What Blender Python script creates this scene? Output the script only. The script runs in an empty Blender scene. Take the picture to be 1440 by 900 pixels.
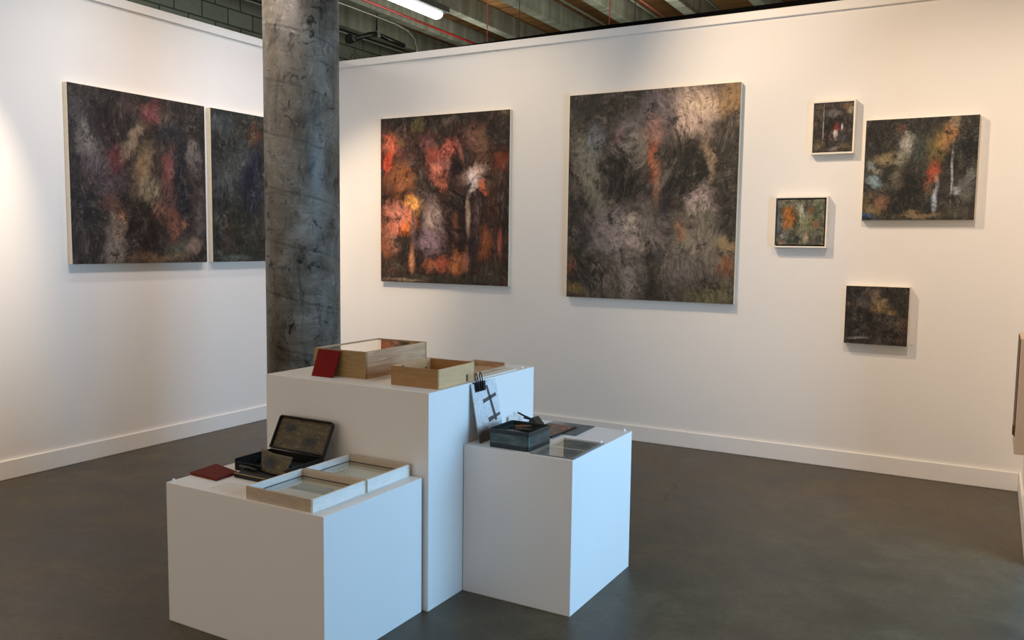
import bpy, bmesh, math, random
from mathutils import Vector, Matrix
random.seed(7)
SC = bpy.context.scene
COL = SC.collection
PI = math.pi

# ------------------------------------------------------------------ materials
def lin(c):
    return tuple(((v/255)/12.92 if v/255 <= .04045 else ((v/255+.055)/1.055)**2.4) for v in c) + (1,)

class NT:
    """small helper round one node tree"""
    def __init__(s, tree): s.t = tree; s.n = tree.nodes; s.l = tree.links
    def new(s, typ, **kw):
        nd = s.n.new(typ)
        for k, v in kw.items(): setattr(nd, k, v)
        return nd
    def put(s, sock, val):
        if isinstance(val, bpy.types.NodeSocket): s.l.new(val, sock)
        elif val is not None: sock.default_value = val
    def math(s, op, a, b=None, c=None, clamp=False):
        nd = s.new('ShaderNodeMath', operation=op, use_clamp=clamp)
        s.put(nd.inputs[0], a); s.put(nd.inputs[1], b); s.put(nd.inputs[2], c)
        return nd.outputs[0]
    def vmath(s, op, a, b=None, scale=None):
        nd = s.new('ShaderNodeVectorMath', operation=op)
        s.put(nd.inputs[0], a); s.put(nd.inputs[1], b)
        if scale is not None: s.put(nd.inputs['Scale'], scale)
        return nd.outputs['Value'] if op in ('LENGTH', 'DISTANCE', 'DOT_PRODUCT') else nd.outputs[0]
    def mix(s, f, a, b, mode='MIX'):
        nd = s.new('ShaderNodeMix', data_type='RGBA', blend_type=mode)
        s.put(nd.inputs[0], f); s.put(nd.inputs[6], a); s.put(nd.inputs[7], b)
        return nd.outputs[2]
    def noise(s, vec, scale, detail=4, rough=.55, dist=0, color=False):
        nd = s.new('ShaderNodeTexNoise')
        s.put(nd.inputs['Vector'], vec); nd.inputs['Scale'].default_value = scale
        nd.inputs['Detail'].default_value = detail; nd.inputs['Roughness'].default_value = rough
        nd.inputs['Distortion'].default_value = dist
        return nd.outputs['Color' if color else 'Fac']
    def ramp(s, f, stops):
        nd = s.new('ShaderNodeValToRGB'); e = nd.color_ramp.elements
        while len(e) < len(stops): e.new(.5)
        for i, (p, c) in enumerate(stops): e[i].position = p; e[i].color = c
        s.put(nd.inputs[0], f); return nd.outputs[0]
    def mapr(s, v, a, b, c=0., d=1., smooth=False):
        nd = s.new('ShaderNodeMapRange', interpolation_type='SMOOTHSTEP' if smooth else 'LINEAR')
        s.put(nd.inputs[0], v)
        for i, x in zip((1, 2, 3, 4), (a, b, c, d)): s.put(nd.inputs[i], x)
        return nd.outputs[0]
    def coord(s, which='Object'): return s.new('ShaderNodeTexCoord').outputs[which]
    def scale(s, v, xyz):
        nd = s.new('ShaderNodeMapping'); s.put(nd.inputs[0], v); nd.inputs['Scale'].default_value = xyz
        return nd.outputs[0]
    def bump(s, h, strength, dist=.01):
        nd = s.new('ShaderNodeBump'); nd.inputs['Strength'].default_value = strength
        nd.inputs['Distance'].default_value = dist; s.put(nd.inputs['Height'], h); return nd.outputs[0]

def mat(name):
    m = bpy.data.materials.new(name); m.use_nodes = True
    t = NT(m.node_tree); b = t.n['Principled BSDF']
    return m, t, b

def plain(name, c, rough=.5, metal=0, var=.06, scale=8, bump=0, spec=.5):
    m, t, b = mat(name)
    o = t.coord()
    n = t.noise(o, scale, 5)
    base = lin(c)
    lo = tuple(x*(1-var) for x in base[:3])+(1,); hi = tuple(min(1, x*(1+var)) for x in base[:3])+(1,)
    t.put(b.inputs['Base Color'], t.ramp(n, [(.3, lo), (.7, hi)]))
    b.inputs['Roughness'].default_value = rough; b.inputs['Metallic'].default_value = metal
    b.inputs['Specular IOR Level'].default_value = spec
    if bump: t.put(b.inputs['Normal'], t.bump(t.noise(o, scale*12, 3), bump, .002))
    return m

M = {}
M['wall'] = plain('painted_wall', (236, 232, 226), .6, var=.01, scale=2, spec=.3)
M['trim'] = plain('painted_trim', (238, 234, 228), .45, var=.01, spec=.4)
M['plinth'] = plain('white_laminate', (236, 233, 229), .42, var=.01, scale=3, spec=.4)
M['edge'] = plain('cream_canvas_edge', (232, 222, 200), .6, var=.05, scale=30)
M['frame_white'] = plain('white_lime_frame', (236, 229, 214), .5, var=.04, scale=40)
M['black'] = plain('black_metal', (22, 21, 21), .4, .3, var=.2, scale=30)
M['gap_black'] = plain('black_recess', (20, 18, 16), .7, var=.1)
M['steel_grey'] = plain('grey_conduit_metal', (112, 112, 102), .4, .4, var=.1, scale=20)
M['red_pipe'] = plain('red_pipe_paint', (150, 38, 36), .4, var=.15, scale=20)
M['red_cord'] = plain('red_cord', (215, 90, 75), .6, var=.1)
M['dark_wire'] = plain('dark_wire', (70, 62, 52), .6, var=.1)
M['red_card'] = plain('red_card', (116, 15, 11), .65, var=.08, scale=20, bump=.1, spec=.15)
M['red_book'] = plain('red_cloth_book', (106, 42, 34), .8, var=.08, scale=60, bump=.2, spec=.15)
M['paper'] = plain('paper', (222, 216, 206), .8, var=.03)
M['pin'] = plain('clear_white_plastic', (235, 238, 242), .2, var=.01)
M['panel'] = plain('beige_panel', (206, 184, 160), .6, var=.04)
M['panel_dark'] = plain('brown_panel_slot', (90, 66, 48), .6)
M['housing'] = plain('grey_light_housing', (96, 98, 98), .45, .2)
M['slate'] = plain('grey_glass', (116, 122, 126), .15, var=.12, scale=15, spec=.6)
M['cap'] = plain('matt_black_board', (9, 9, 9), .9, var=.1, spec=.05)
M['dull_red'] = plain('dull_red_pipe_paint', (124, 66, 58), .5, var=.15, scale=20)
M['outer'] = plain('outer_wall_paint', (128, 112, 96), .7)

def wood(name, c1, c2, sc=(3, 40, 40), rough=.5):
    m, t, b = mat(name); o = t.coord()
    v = t.scale(o, sc)
    n = t.noise(v, 1.6, 6, .6, .6)
    col = t.ramp(n, [(.3, lin(c1)), (.7, lin(c2))])
    t.put(b.inputs['Base Color'], col); b.inputs['Roughness'].default_value = rough
    t.put(b.inputs['Normal'], t.bump(n, .12, .002))
    return m
M['pale_wood'] = wood('pale_limewashed_wood', (222, 217, 208), (238, 234, 228), (12, 12, 90))
M['end_wood'] = wood('tan_rail_wood', (176, 158, 136), (198, 180, 158), (12, 12, 90))  # end rails get a darker tan than the side rails
M['tan_wood'] = wood('tan_plywood', (140, 110, 66), (164, 134, 86), (10, 10, 60))
M['brown_wood'] = wood('brown_box_wood', (150, 112, 64), (168, 128, 78), (10, 10, 60))
M['light_wood'] = wood('light_box_wood', (206, 162, 114), (220, 178, 130), (6, 10, 40))
M['streak_wood'] = wood('streaked_pine', (160, 124, 92), (216, 178, 140), (5, 3, 60))
M['dark_tin'] = None

# concrete floor
def floor_mat():
    m, t, b = mat('polished_concrete_floor'); o = t.coord()
    big = t.noise(o, .55, 5, .6, .3); mid = t.noise(o, 2.6, 6, .65); fine = t.noise(o, 38, 4, .7)
    c = t.ramp(big, [(.32, lin((70, 63, 48))), (.55, lin((84, 75, 58))), (.75, lin((97, 87, 68)))])
    c = t.mix(t.mapr(mid, .44, .70), c, lin((111, 98, 74)))
    c = t.mix(t.mapr(mid, .46, .28, 0, .55), c, lin((56, 53, 47)))
    c = t.mix(.5, c, t.ramp(fine, [(.35, lin((60, 57, 52))), (.65, lin((138, 131, 120)))]), 'OVERLAY')
    md2 = t.noise(o, 6.5, 8, .72, .5)
    c = t.mix(1, c, t.mapr(md2, .3, .7, .74, 1.26), 'MULTIPLY')
    pv = t.new('ShaderNodeTexVoronoi'); t.put(pv.inputs['Vector'], t.vmath('ADD', o, t.vmath('SCALE', t.noise(o, 30, 2, .5, color=True), scale=.03))); pv.inputs['Scale'].default_value = 9
    sp_ = t.new('ShaderNodeSeparateColor'); t.put(sp_.inputs[0], pv.outputs['Color'])
    pit = t.math('MULTIPLY', t.mapr(pv.outputs['Distance'], .075, .045), t.math('GREATER_THAN', sp_.outputs[0], .62))
    c = t.mix(t.math('MULTIPLY', pit, t.mapr(md2, .35, .6, .1, .8)), c, lin((30, 27, 23)))
    spk = t.noise(o, 24, 2, .5)
    c = t.mix(t.mapr(spk, .735, .76), c, lin((40, 37, 33)))
    # one hairline crack running away from the right-hand plinth
    sep = t.new('ShaderNodeSeparateXYZ'); t.put(sep.inputs[0], o)
    wob = t.math('MULTIPLY', t.math('SUBTRACT', t.noise(o, 14, 4, .7), .5), .16)
    xl = t.math('ADD', t.math('MULTIPLY_ADD', t.math('ADD', sep.outputs[1], 1.0), -.13, 3.71), wob)
    d = t.math('ABSOLUTE', t.math('SUBTRACT', sep.outputs[0], xl))
    inr = t.math('MULTIPLY', t.mapr(sep.outputs[1], -1.5, -1.38), t.mapr(sep.outputs[1], -.92, -1.0))
    t_c = t.math('MULTIPLY', t.mapr(d, .011, .004), inr)
    c = t.mix(t.math('MULTIPLY', t_c, .75), c, lin((34, 31, 27)))
    t.put(b.inputs['Base Color'], c)
    t.put(b.inputs['Roughness'], t.mapr(mid, .3, .7, .34, .52))
    b.inputs['Specular IOR Level'].default_value = .45
    t.put(b.inputs['Normal'], t.bump(fine, .05, .002))
    return m
M['floor'] = floor_mat()

def column_mat():
    m, t, b = mat('stained_concrete_column'); o = t.coord()
    sep = t.new('ShaderNodeSeparateXYZ'); t.put(sep.inputs[0], o)
    x, y, z = sep.outputs
    ang = t.math('ARCTAN2', y, x)
    # spiral form seams left by the tube form
    sp = t.math('FRACT', t.math('ADD', t.math('MULTIPLY', z, 3.1), t.math('MULTIPLY', ang, 1/(2*PI))))
    wn = t.math('MULTIPLY', t.math('SUBTRACT', t.noise(o, 5, 4), .5), .06)
    seam = t.mapr(t.math('ABSOLUTE', t.math('SUBTRACT', t.math('ADD', sp, wn), .5)), .045, .01)
    n1 = t.noise(o, 3.2, 6, .65, .8); n2 = t.noise(o, 11, 7, .7, 1.2)
    n3 = t.noise(t.scale(o, (9, 9, 2.2)), 1.6, 6, .7, .8)
    hz = t.noise(t.scale(o, (2, 2, 26)), 1.5, 5, .65)
    c = t.ramp(n1, [(.32, lin((76, 69, 59))), (.5, lin((118, 111, 99))), (.68, lin((146, 142, 133)))])
    c = t.mix(t.mapr(n3, .52, .70, 0, .72), c, lin((40, 38, 35)))
    c = t.mix(t.mapr(n2, .57, .64, 0, .92), c, lin((20, 19, 18)))
    c = t.mix(t.mapr(n2, .40, .30, 0, .6), c, lin((176, 174, 168)))
    thin = t.mapr(t.math('ABSOLUTE', t.math('SUBTRACT', t.noise(t.scale(o, (1, 1, 1.6)), 4.5, 7, .7, .9), .5)), .012, .002)
    c = t.mix(t.math('MULTIPLY', thin, t.mapr(n1, .42, .58, 0, .8)), c, lin((24, 22, 20)))
    c = t.mix(t.mapr(hz, .56, .68, 0, .4), c, lin((46, 44, 41)))
    c = t.mix(t.math('MULTIPLY', seam, .25), c, lin((44, 42, 40)))
    t.put(b.inputs['Base Color'], c)
    t.put(b.inputs['Roughness'], t.mapr(n1, .3, .7, .36, .60))
    t.put(b.inputs['Normal'], t.bump(t.math('ADD', n2, t.math('MULTIPLY', seam, -.6)), .35, .008))
    return m
M['column'] = column_mat()

def block_mat():
    m, t, b = mat('painted_block_wall'); o = t.coord()
    sep = t.new('ShaderNodeSeparateXYZ'); t.put(sep.inputs[0], o)
    cb = t.new('ShaderNodeCombineXYZ')
    t.put(cb.inputs[0], t.math('ADD', sep.outputs[0], sep.outputs[1])); t.put(cb.inputs[1], sep.outputs[2])
    br = t.new('ShaderNodeTexBrick'); t.put(br.inputs['Vector'], cb.outputs[0])
    br.inputs['Color1'].default_value = lin((118, 120, 108)); br.inputs['Color2'].default_value = lin((132, 134, 121))
    br.inputs['Mortar'].default_value = lin((52, 54, 47))
    br.inputs['Scale'].default_value = 1; br.inputs['Mortar Size'].default_value = .009
    br.inputs['Brick Width'].default_value = .4; br.inputs['Row Height'].default_value = .2
    br.inputs['Mortar Smooth'].default_value = .1
    c = t.mix(.25, br.outputs['Color'], t.noise(o, 9, 5, .6, color=False), 'OVERLAY')
    t.put(b.inputs['Base Color'], c); b.inputs['Roughness'].default_value = .7
    t.put(b.inputs['Normal'], t.bump(br.outputs['Fac'], -.6, .006))
    return m
M['block'] = block_mat()

def joist_mat():
    m, t, b = mat('board_formed_concrete'); o = t.coord()
    st = t.noise(t.scale(o, (1, 6, .5)), 1.4, 5, .6); fn = t.noise(o, 22, 4, .6)
    c = t.ramp(st, [(.3, lin((112, 110, 96))), (.5, lin((136, 136, 122))), (.7, lin((158, 158, 144)))])
    c = t.mix(.2, c, fn, 'OVERLAY')
    t.put(b.inputs['Base Color'], c); b.inputs['Roughness'].default_value = .75
    return m
M['joist'] = joist_mat()
def deck_mat():
    m, t, b = mat('brown_board_deck'); o = t.coord()
    st = t.noise(t.scale(o, (.4, 7, 1)), 1.3, 5, .6)
    c = t.ramp(st, [(.3, lin((104, 68, 38))), (.55, lin((150, 106, 62))), (.75, lin((178, 136, 86)))])
    t.put(b.inputs['Base Color'], c); b.inputs['Roughness'].default_value = .7
    return m
M['deck'] = deck_mat()

def glass_mat(name, tint=(1, 1, 1, 1), ior=1.5, rough=.0):
    m = bpy.data.materials.new(name); m.use_nodes = True; t = NT(m.node_tree)
    t.n.remove(t.n['Principled BSDF']); out = t.n['Material Output']
    fr = t.new('ShaderNodeFresnel'); fr.inputs['IOR'].default_value = ior
    tr = t.new('ShaderNodeBsdfTransparent'); tr.inputs[0].default_value = tint
    gl = t.new('ShaderNodeBsdfGlossy'); gl.inputs['Roughness'].default_value = rough
    # slight streaks on the pane keep it from being a perfect mirror
    t.put(gl.inputs['Color'], t.ramp(t.noise(t.coord(), 6, 3), [(.2, (.93, .93, .93, 1)), (.8, (1, 1, 1, 1))]))
    R1 = fr.outputs[0]
    two = t.math('DIVIDE', t.math('MULTIPLY', R1, 2), t.math('ADD', R1, 1))      # both faces of the pane
    front = t.math('SUBTRACT', 1, t.new('ShaderNodeNewGeometry').outputs['Backfacing'])
    mx = t.new('ShaderNodeMixShader'); t.put(mx.inputs[0], t.math('MULTIPLY', two, front))
    t.l.new(tr.outputs[0], mx.inputs[1]); t.l.new(gl.outputs[0], mx.inputs[2]); t.l.new(mx.outputs[0], out.inputs[0])
    return m
M['glass'] = glass_mat('clear_glass', (.93, .96, .95, 1))

def emit_mat(name, c, s):
    m, t, b = mat(name)
    b.inputs['Base Color'].default_value = (.9, .9, .9, 1)
    t.put(b.inputs['Emission Color'], t.ramp(t.noise(t.coord(), 1, 1), [(.2, c), (.8, c)])); b.inputs['Emission Strength'].default_value = s
    return m
M['tube'] = emit_mat('lit_diffuser', (.95, 1, .93, 1), 9)

def tin_mat():
    m, t, b = mat('worn_black_tin'); o = t.coord()
    n = t.noise(o, 16, 6, .65, .6); n2 = t.noise(o, 60, 4, .7)
    c = t.ramp(n, [(.35, lin((16, 15, 13))), (.6, lin((34, 31, 25))), (.8, lin((66, 58, 44)))])
    t.put(b.inputs['Base Color'], c); t.put(b.inputs['Roughness'], t.mapr(n2, .3, .7, .3, .6))
    b.inputs['Metallic'].default_value = .35
    return m
M['dark_tin'] = tin_mat()
def palette_mat(name, spots):
    m, t, b = mat(name); o = t.coord('Generated')
    sep = t.new('ShaderNodeSeparateXYZ'); t.put(sep.inputs[0], o)
    n = t.noise(o, 7, 6, .7, .6); n2 = t.noise(o, 22, 5, .7, .8)
    c = t.ramp(n, [(.3, lin((48, 38, 20))), (.5, lin((78, 64, 36))), (.68, lin((112, 94, 54)))])
    for cx, cz, sx, sz in spots:
        d = t.math('SQRT', t.math('ADD', t.math('POWER', t.math('DIVIDE', t.math('SUBTRACT', sep.outputs[0], cx), sx), 2),
                                  t.math('POWER', t.math('DIVIDE', t.math('SUBTRACT', sep.outputs[2], cz), sz), 2)))
        d = t.math('ADD', d, t.math('MULTIPLY', t.math('SUBTRACT', n2, .5), .9))
        c = t.mix(t.mapr(d, 1.1, .3, smooth=True), c, lin((22, 24, 20)))
    c = t.mix(t.mapr(n2, .6, .72, 0, .75), c, lin((158, 136, 84)))
    c = t.mix(t.mapr(n2, .44, .34, 0, .8), c, lin((44, 32, 18)))
    t.put(b.inputs['Base Color'], c); b.inputs['Roughness'].default_value = .55
    t.put(b.inputs['Normal'], t.bump(n2, .4, .002))
    return m
M['palette'] = palette_mat('paint_crusted_palette', ((.25, .68, .17, .2), (.68, .34, .2, .2)))
M['leaf'] = palette_mat('paint_crusted_leaf', ((.45, .45, .3, .38),))
def green_tin_mat():
    m, t, b = mat('blue_green_worn_tin'); o = t.coord()
    n = t.noise(t.scale(o, (10, 10, 26)), 1.2, 6, .6, .5); n2 = t.noise(o, 45, 4, .7)
    c = t.ramp(n, [(.3, lin((48, 58, 56))), (.55, lin((76, 88, 84))), (.78, lin((104, 114, 106)))])
    c = t.mix(t.mapr(n2, .6, .72, 0, .6), c, lin((28, 30, 28)))
    t.put(b.inputs['Base Color'], c); b.inputs['Roughness'].default_value = .32
    b.inputs['Metallic'].default_value = .25
    return m
M['green_tin'] = green_tin_mat()
M['tin_rim'] = plain('dark_tin_rim', (40, 46, 44), .35, .3, var=.3, scale=40)

def card_mat():
    m, t, b = mat('smudged_white_card'); o = t.coord('Generated')
    n = t.noise(o, 5, 6, .7, .5); n2 = t.noise(o, 14, 5, .7)
    sep = t.new('ShaderNodeSeparateXYZ'); t.put(sep.inputs[0], o)
    c = t.ramp(n, [(.3, lin((196, 196, 198))), (.6, lin((222, 221, 220)))])
    c = t.mix(t.mapr(n2, .56, .7, 0, .5), c, lin((130, 124, 122)))
    low = t.mapr(t.math('ADD', sep.outputs[2], t.math('MULTIPLY', t.math('SUBTRACT', n, .5), .35)), .34, .14)
    c = t.mix(t.math('MULTIPLY', low, .85), c, lin((56, 52, 48)))   # darker towards the foot of the card
    t.put(b.inputs['Base Color'], c); b.inputs['Roughness'].default_value = .7
    return m
M['card'] = card_mat()
M['print_ink'] = plain('brown_block_print_ink', (84, 74, 70), .7, var=.3, scale=90)

def photo_mat():
    m, t, b = mat('grey_landscape_print'); o = t.coord('Generated')
    n = t.noise(t.scale(o, (1, 3, 1)), 3.5, 6, .7, .6); n2 = t.noise(o, 18, 5, .7)
    c = t.ramp(n, [(.3, lin((84, 88, 90))), (.5, lin((136, 142, 144))), (.7, lin((196, 202, 204)))])
    c = t.mix(t.mapr(n2, .5, .7, 0, .6), c, lin((74, 76, 76)))
    t.put(b.inputs['Base Color'], c); b.inputs['Roughness'].default_value = .5
    return m
M['photo'] = photo_mat()
def sketch_mat():
    m, t, b = mat('pale_sketch_paper'); o = t.coord('Generated')
    n = t.noise(o, 4, 5, .65, .8); n2 = t.noise(t.scale(o, (6, 9, 1)), 2.2, 5, .7, 1.0)
    c = t.ramp(n, [(.3, lin((206, 204, 200))), (.7, lin((232, 230, 226)))])
    c = t.mix(t.mapr(n2, .62, .74, 0, .55), c, lin((104, 100, 94)))
    t.put(b.inputs['Base Color'], c); b.inputs['Roughness'].default_value = .75
    return m
M['sketch'] = sketch_mat()
def study_mat():
    m, t, b = mat('dark_oil_study'); o = t.coord('Generated')
    n = t.noise(o, 6, 6, .7, .8); n2 = t.noise(o, 15, 5, .7, .5)
    c = t.ramp(n, [(.3, lin((20, 18, 16))), (.5, lin((58, 48, 38))), (.58, lin((164, 84, 66))), (.68, lin((232, 190, 184)))])
    c = t.mix(t.mapr(n2, .55, .66, 0, .8), c, lin((24, 22, 20)))
    t.put(b.inputs['Base Color'], c); b.inputs['Roughness'].default_value = .35
    return m
M['study'] = study_mat()

# ------------------------------------------------------------------ mesh helpers
def bx(bm, x0, x1, y0, y1, z0, z1):
    r = bmesh.ops.create_cube(bm, size=1)
    bmesh.ops.scale(bm, vec=(x1-x0, y1-y0, z1-z0), verts=r['verts'])
    bmesh.ops.translate(bm, vec=((x0+x1)/2, (y0+y1)/2, (z0+z1)/2), verts=r['verts'])
    return r['verts']
def slab(bm, pts, off):
    """solid plate from a planar polygon pushed along the vector off"""
    off = Vector(off); a = [bm.verts.new(p) for p in pts]; b = [bm.verts.new(Vector(p)+off) for p in pts]
    n = len(pts); bm.faces.new(a[::-1]); bm.faces.new(b)
    for i in range(n):
        j = (i+1) % n; bm.faces.new((a[i], a[j], b[j], b[i]))
    bmesh.ops.recalc_face_normals(bm, faces=bm.faces[:])
def tube(bm, path, r, seg=8, caps=True):
    P = [Vector(p) for p in path]; rings = []; up0 = None
    for i, p in enumerate(P):
        d = (P[min(i+1, len(P)-1)]-P[max(i-1, 0)]).normalized()
        if up0 is None:
            up0 = Vector((0, 0, 1)) if abs(d.z) < .9 else Vector((1, 0, 0))
        s = d.cross(up0).normalized(); u = s.cross(d).normalized(); up0 = u
        rr = r[i] if isinstance(r, (list, tuple)) else r
        rings.append([bm.verts.new(p+(s*math.cos(a)+u*math.sin(a))*rr) for a in [2*PI*k/seg for k in range(seg)]])
    for a, b in zip(rings, rings[1:]):
        for k in range(seg):
            j = (k+1) % seg; f = bm.faces.new((a[k], a[j], b[j], b[k])); f.smooth = True
    if caps: bm.faces.new(rings[0][::-1]); bm.faces.new(rings[-1])
    bmesh.ops.recalc_face_normals(bm, faces=bm.faces[:])
def link(name, bm, m, parent=None, loc=None, bevel=0, seg=2):
    me = bpy.data.meshes.new(name); bm.to_mesh(me); bm.free()
    o = bpy.data.objects.new(name, me); COL.objects.link(o)
    me.materials.append(M[m] if isinstance(m, str) else m)
    if parent is not None: o.parent = parent
    if loc is not None: o.location = loc
    if bevel:
        b = o.modifiers.new('bevel', 'BEVEL'); b.width = bevel; b.segments = seg; b.limit_method = 'ANGLE'; b.harden_normals = False
    return o
def boxes(name, lst, m, parent=None, loc=None, bevel=0):
    bm = bmesh.new()
    for b in lst: bx(bm, *b)
    return link(name, bm, m, parent, loc, bevel)
def tag(o, label, cat, group=None):
    o['label'] = label; o['category'] = cat
    if group: o['group'] = group
    return o
def struct(o): o['kind'] = 'structure'; return o
def thing(name, label, cat, loc=(0, 0, 0), rotz=0, group=None):
    o = bpy.data.objects.new(name, None); COL.objects.link(o); o.empty_display_size = .05
    o.location = loc; o.rotation_euler = (0, 0, rotz)
    return tag(o, label, cat, group)

# ------------------------------------------------------------------ room
WH = 3.21          # height of the white partition walls
XR = 5.6590        # right-hand partition
XW = 7.0           # outer wall with the window
RWE = -1.48        # its free end, where the daylight comes in
struct(boxes('floor', [(-3.2, XW+.2, -10.2, 10.2, -.2, 0)], 'floor'))
struct(boxes('wall_left', [(-.14, 0, -8.5, .14, 0, WH)], 'wall'))
struct(boxes('wall_back', [(0, XR+.14, 0, .14, 0, WH)], 'wall'))
struct(boxes('wall_right', [(XR, XR+.14, RWE, 0, 0, WH)], 'wall'))
struct(boxes('baseboard_left', [(0, .016, -8.5, -.0001, 0, .123)], 'trim', bevel=.004))
struct(boxes('baseboard_back', [(.0165, XR-.0165, -.016, 0, 0, .123)], 'trim', bevel=.004))
struct(boxes('baseboard_right', [(XR-.016, XR, RWE-.002, -.0001, 0, .123)], 'trim', bevel=.004))
struct(boxes('trim_1', [(0, .02, -8.5, -.0001, WH-.058, WH+.004)], 'trim', bevel=.003))
struct(boxes('trim_2', [(.0205, XR-.0205, -.02, 0, WH-.058, WH+.004)], 'trim', bevel=.003))
struct(boxes('trim_3', [(XR-.02, XR, RWE, -.0001, WH-.058, WH+.004)], 'trim', bevel=.003))
# dark unfinished cap lying along the top of the back partition
bm = bmesh.new()
slab(bm, [(XR+.1, .03, WH), (XR+.1, .03, WH+.060), (2.6, .03, WH+.046), (.6, .03, WH+.012), (.6, .03, WH)], (0, .09, 0))
struct(link('trim_4', bm, 'cap'))
struct(boxes('wall_outer_left', [(-3.2, -3, -10.2, 10.2, 0, 4.9)], 'block'))
struct(boxes('wall_outer_back', [(-3, XW, 10, 10.2, 0, 4.9)], 'block'))
struct(boxes('wall_front', [(-3, XW, -10.2, -10, 0, 4.9)], 'outer'))
WY0, WY1, WZ0, WZ1 = -3.75, -1.34, .2, 2.6
struct(boxes('wall_outer_right', [(XW, XW+.2, -10, WY0, 0, 4.9), (XW, XW+.2, WY1, 10, 0, 4.9),
                                  (XW, XW+.2, WY0, WY1, 0, WZ0), (XW, XW+.2, WY0, WY1, WZ1, 4.9)], 'outer'))
struct(boxes('window_1', [(XW+.06, XW+.14, WY0, WY0+.06, WZ0, WZ1), (XW+.06, XW+.14, WY1-.06, WY1, WZ0, WZ1),
                          (XW+.06, XW+.14, WY0, WY1, WZ0, WZ0+.06), (XW+.06, XW+.14, WY0, WY1, WZ1-.06, WZ1)], 'black'))
ZB = 4.4; ZD = 4.67
struct(boxes('ceiling', [(-3.2, XW+.2, -10.2, 10.2, ZD, ZD+.2)], 'deck'))
for i in range(-1, 12):
    x0 = -1.56+.864*i
    if x0+.14 > 7.0: break
    struct(boxes('ceiling_joist', [(x0, x0+.14, -10, 10, ZB, ZD)], 'joist', bevel=.012))

# concrete column
bm = bmesh.new()
bmesh.ops.create_cone(bm, cap_ends=True, segments=96, radius1=.23, radius2=.23, depth=ZB)
for v in bm.verts: v.co.z += ZB/2
for f in bm.faces: f.smooth = len(f.verts) == 4
col = tag(link('concrete_column', bm, 'column', loc=(1.618, -2.217, 0)),
          'round stained grey concrete column rising behind the tall white plinth', 'column')

# ------------------------------------------------------------------ overhead services
def run(name, label, cat, path, r, m, group=None, seg=8):
    bm = bmesh.new(); tube(bm, path, r, seg)
    return tag(link(name, bm, m), label, cat, group or cat+'s under the ceiling')
run('sprinkler_pipe', 'thin red pipe running under the ceiling beside the lit fluorescent lamp', 'pipe',
    [(-1.02, -9.9, 4.3), (-1.02, 9.9, 4.3)], .016, 'red_pipe')
run('conduit', 'grey conduit bending down in a curve above the back wall corner', 'conduit',
    [(-1.11, -3, 4.2), (-1.11, 2.3, 4.2), (-1.105, 2.55, 4.17), (-1.1, 2.68, 4.1), (-1.1, 2.74, 3.98), (-1.1, 2.74, 3.5), (-1.1, 2.74, .0)], .013, 'steel_grey')
run('conduit', 'straight grey conduit below the curved one, near the block wall', 'conduit',
    [(-1.97, -3, 4.2), (-1.97, 9.9, 4.2)], .014, 'steel_grey')
run('conduit', 'short grey conduit loop at the foot of the block wall view', 'conduit',
    [(-2.2, 2.76, 0), (-2.2, 2.76, 3.98), (-2.2, 2.80, 4.03), (-2.2, 2.9, 4.045), (-2.2, 9.9, 4.045)], .013, 'steel_grey')
run('conduit', 'pale thin conduit slanting over the middle of the back wall', 'conduit',
    [(.99, -9.9, 4.3), (.99, 9.9, 4.3)], .012, 'steel_grey')
run('conduit', 'grey conduit at the far right of the visible ceiling', 'conduit',
    [(2.46, -9.9, 4.3), (2.46, 9.9, 4.3)], .014, 'steel_grey')
run('conduit', 'grey conduit running close beside the thin red one, right of centre', 'conduit',
    [(1.70, -9.9, 4.3), (1.70, 9.9, 4.3)], .014, 'steel_grey')
run('sprinkler_pipe', 'thin red pipe paired with a grey conduit, right of centre overhead', 'pipe',
    [(1.75, -9.9, 4.33), (1.75, 9.9, 4.33)], .014, 'dull_red')
for x, z, m, nm, lb in ((1.582, ZB, 'red_cord', 'red_string', 'bright red string hanging down to the back wall top, left of centre'),
                        (2.701, ZD, 'red_cord', 'red_string', 'thin pale red string hanging to the end of the slanting conduit'),
                        (4.257, ZD, 'red_cord', 'red_string', 'pale pink string furthest right along the top of the back wall'),
                        (1.892, ZD, 'dark_wire', 'hanging_wire', 'dark line standing in for a joist joint, just right of the bright red string'),  # thin upright tube standing in for a joint in the joist face
                        (2.915, ZB, 'dark_wire', 'hanging_wire', 'dark wire left of the paired red and grey pipes'),
                        (3.961, ZB, 'dark_wire', 'hanging_wire', 'dark wire left of the furthest right pink string')):
    zb = WH+.02 if x < 2 else WH+.03
    run(nm, lb, 'string' if 'string' in nm else 'wire', [(x, .055, zb-.02), (x, .055, ZD)], .004 if m == 'red_cord' else .0035, m)

# fluorescent lamp hung between two joists
L = thing('fluorescent_lamp', 'long lit fluorescent lamp under the ceiling joists beside the column', 'lamp', (-.62, 1.35, 4.3))
boxes('lamp_housing', [(-.03, .16, -1.2, 1.18, .0, .075)], 'housing', L, bevel=.006)
bm = bmesh.new()
prof = [(-.09, .03), (-.07, -.035), (-.03, -.055), (.03, -.055), (.07, -.03), (.085, .02)]
slab(bm, [(x, -1.18, z) for x, z in prof], (0, 2.34, 0))
link('diffuser', bm, 'tube', L, bevel=.008)
for yy in (-.8, .8):
    bm = bmesh.new(); tube(bm, [(.06, yy, .075), (.06, yy, ZD-4.3)], .005, 6); link('hanger_rod', bm, 'steel_grey', L)

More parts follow.
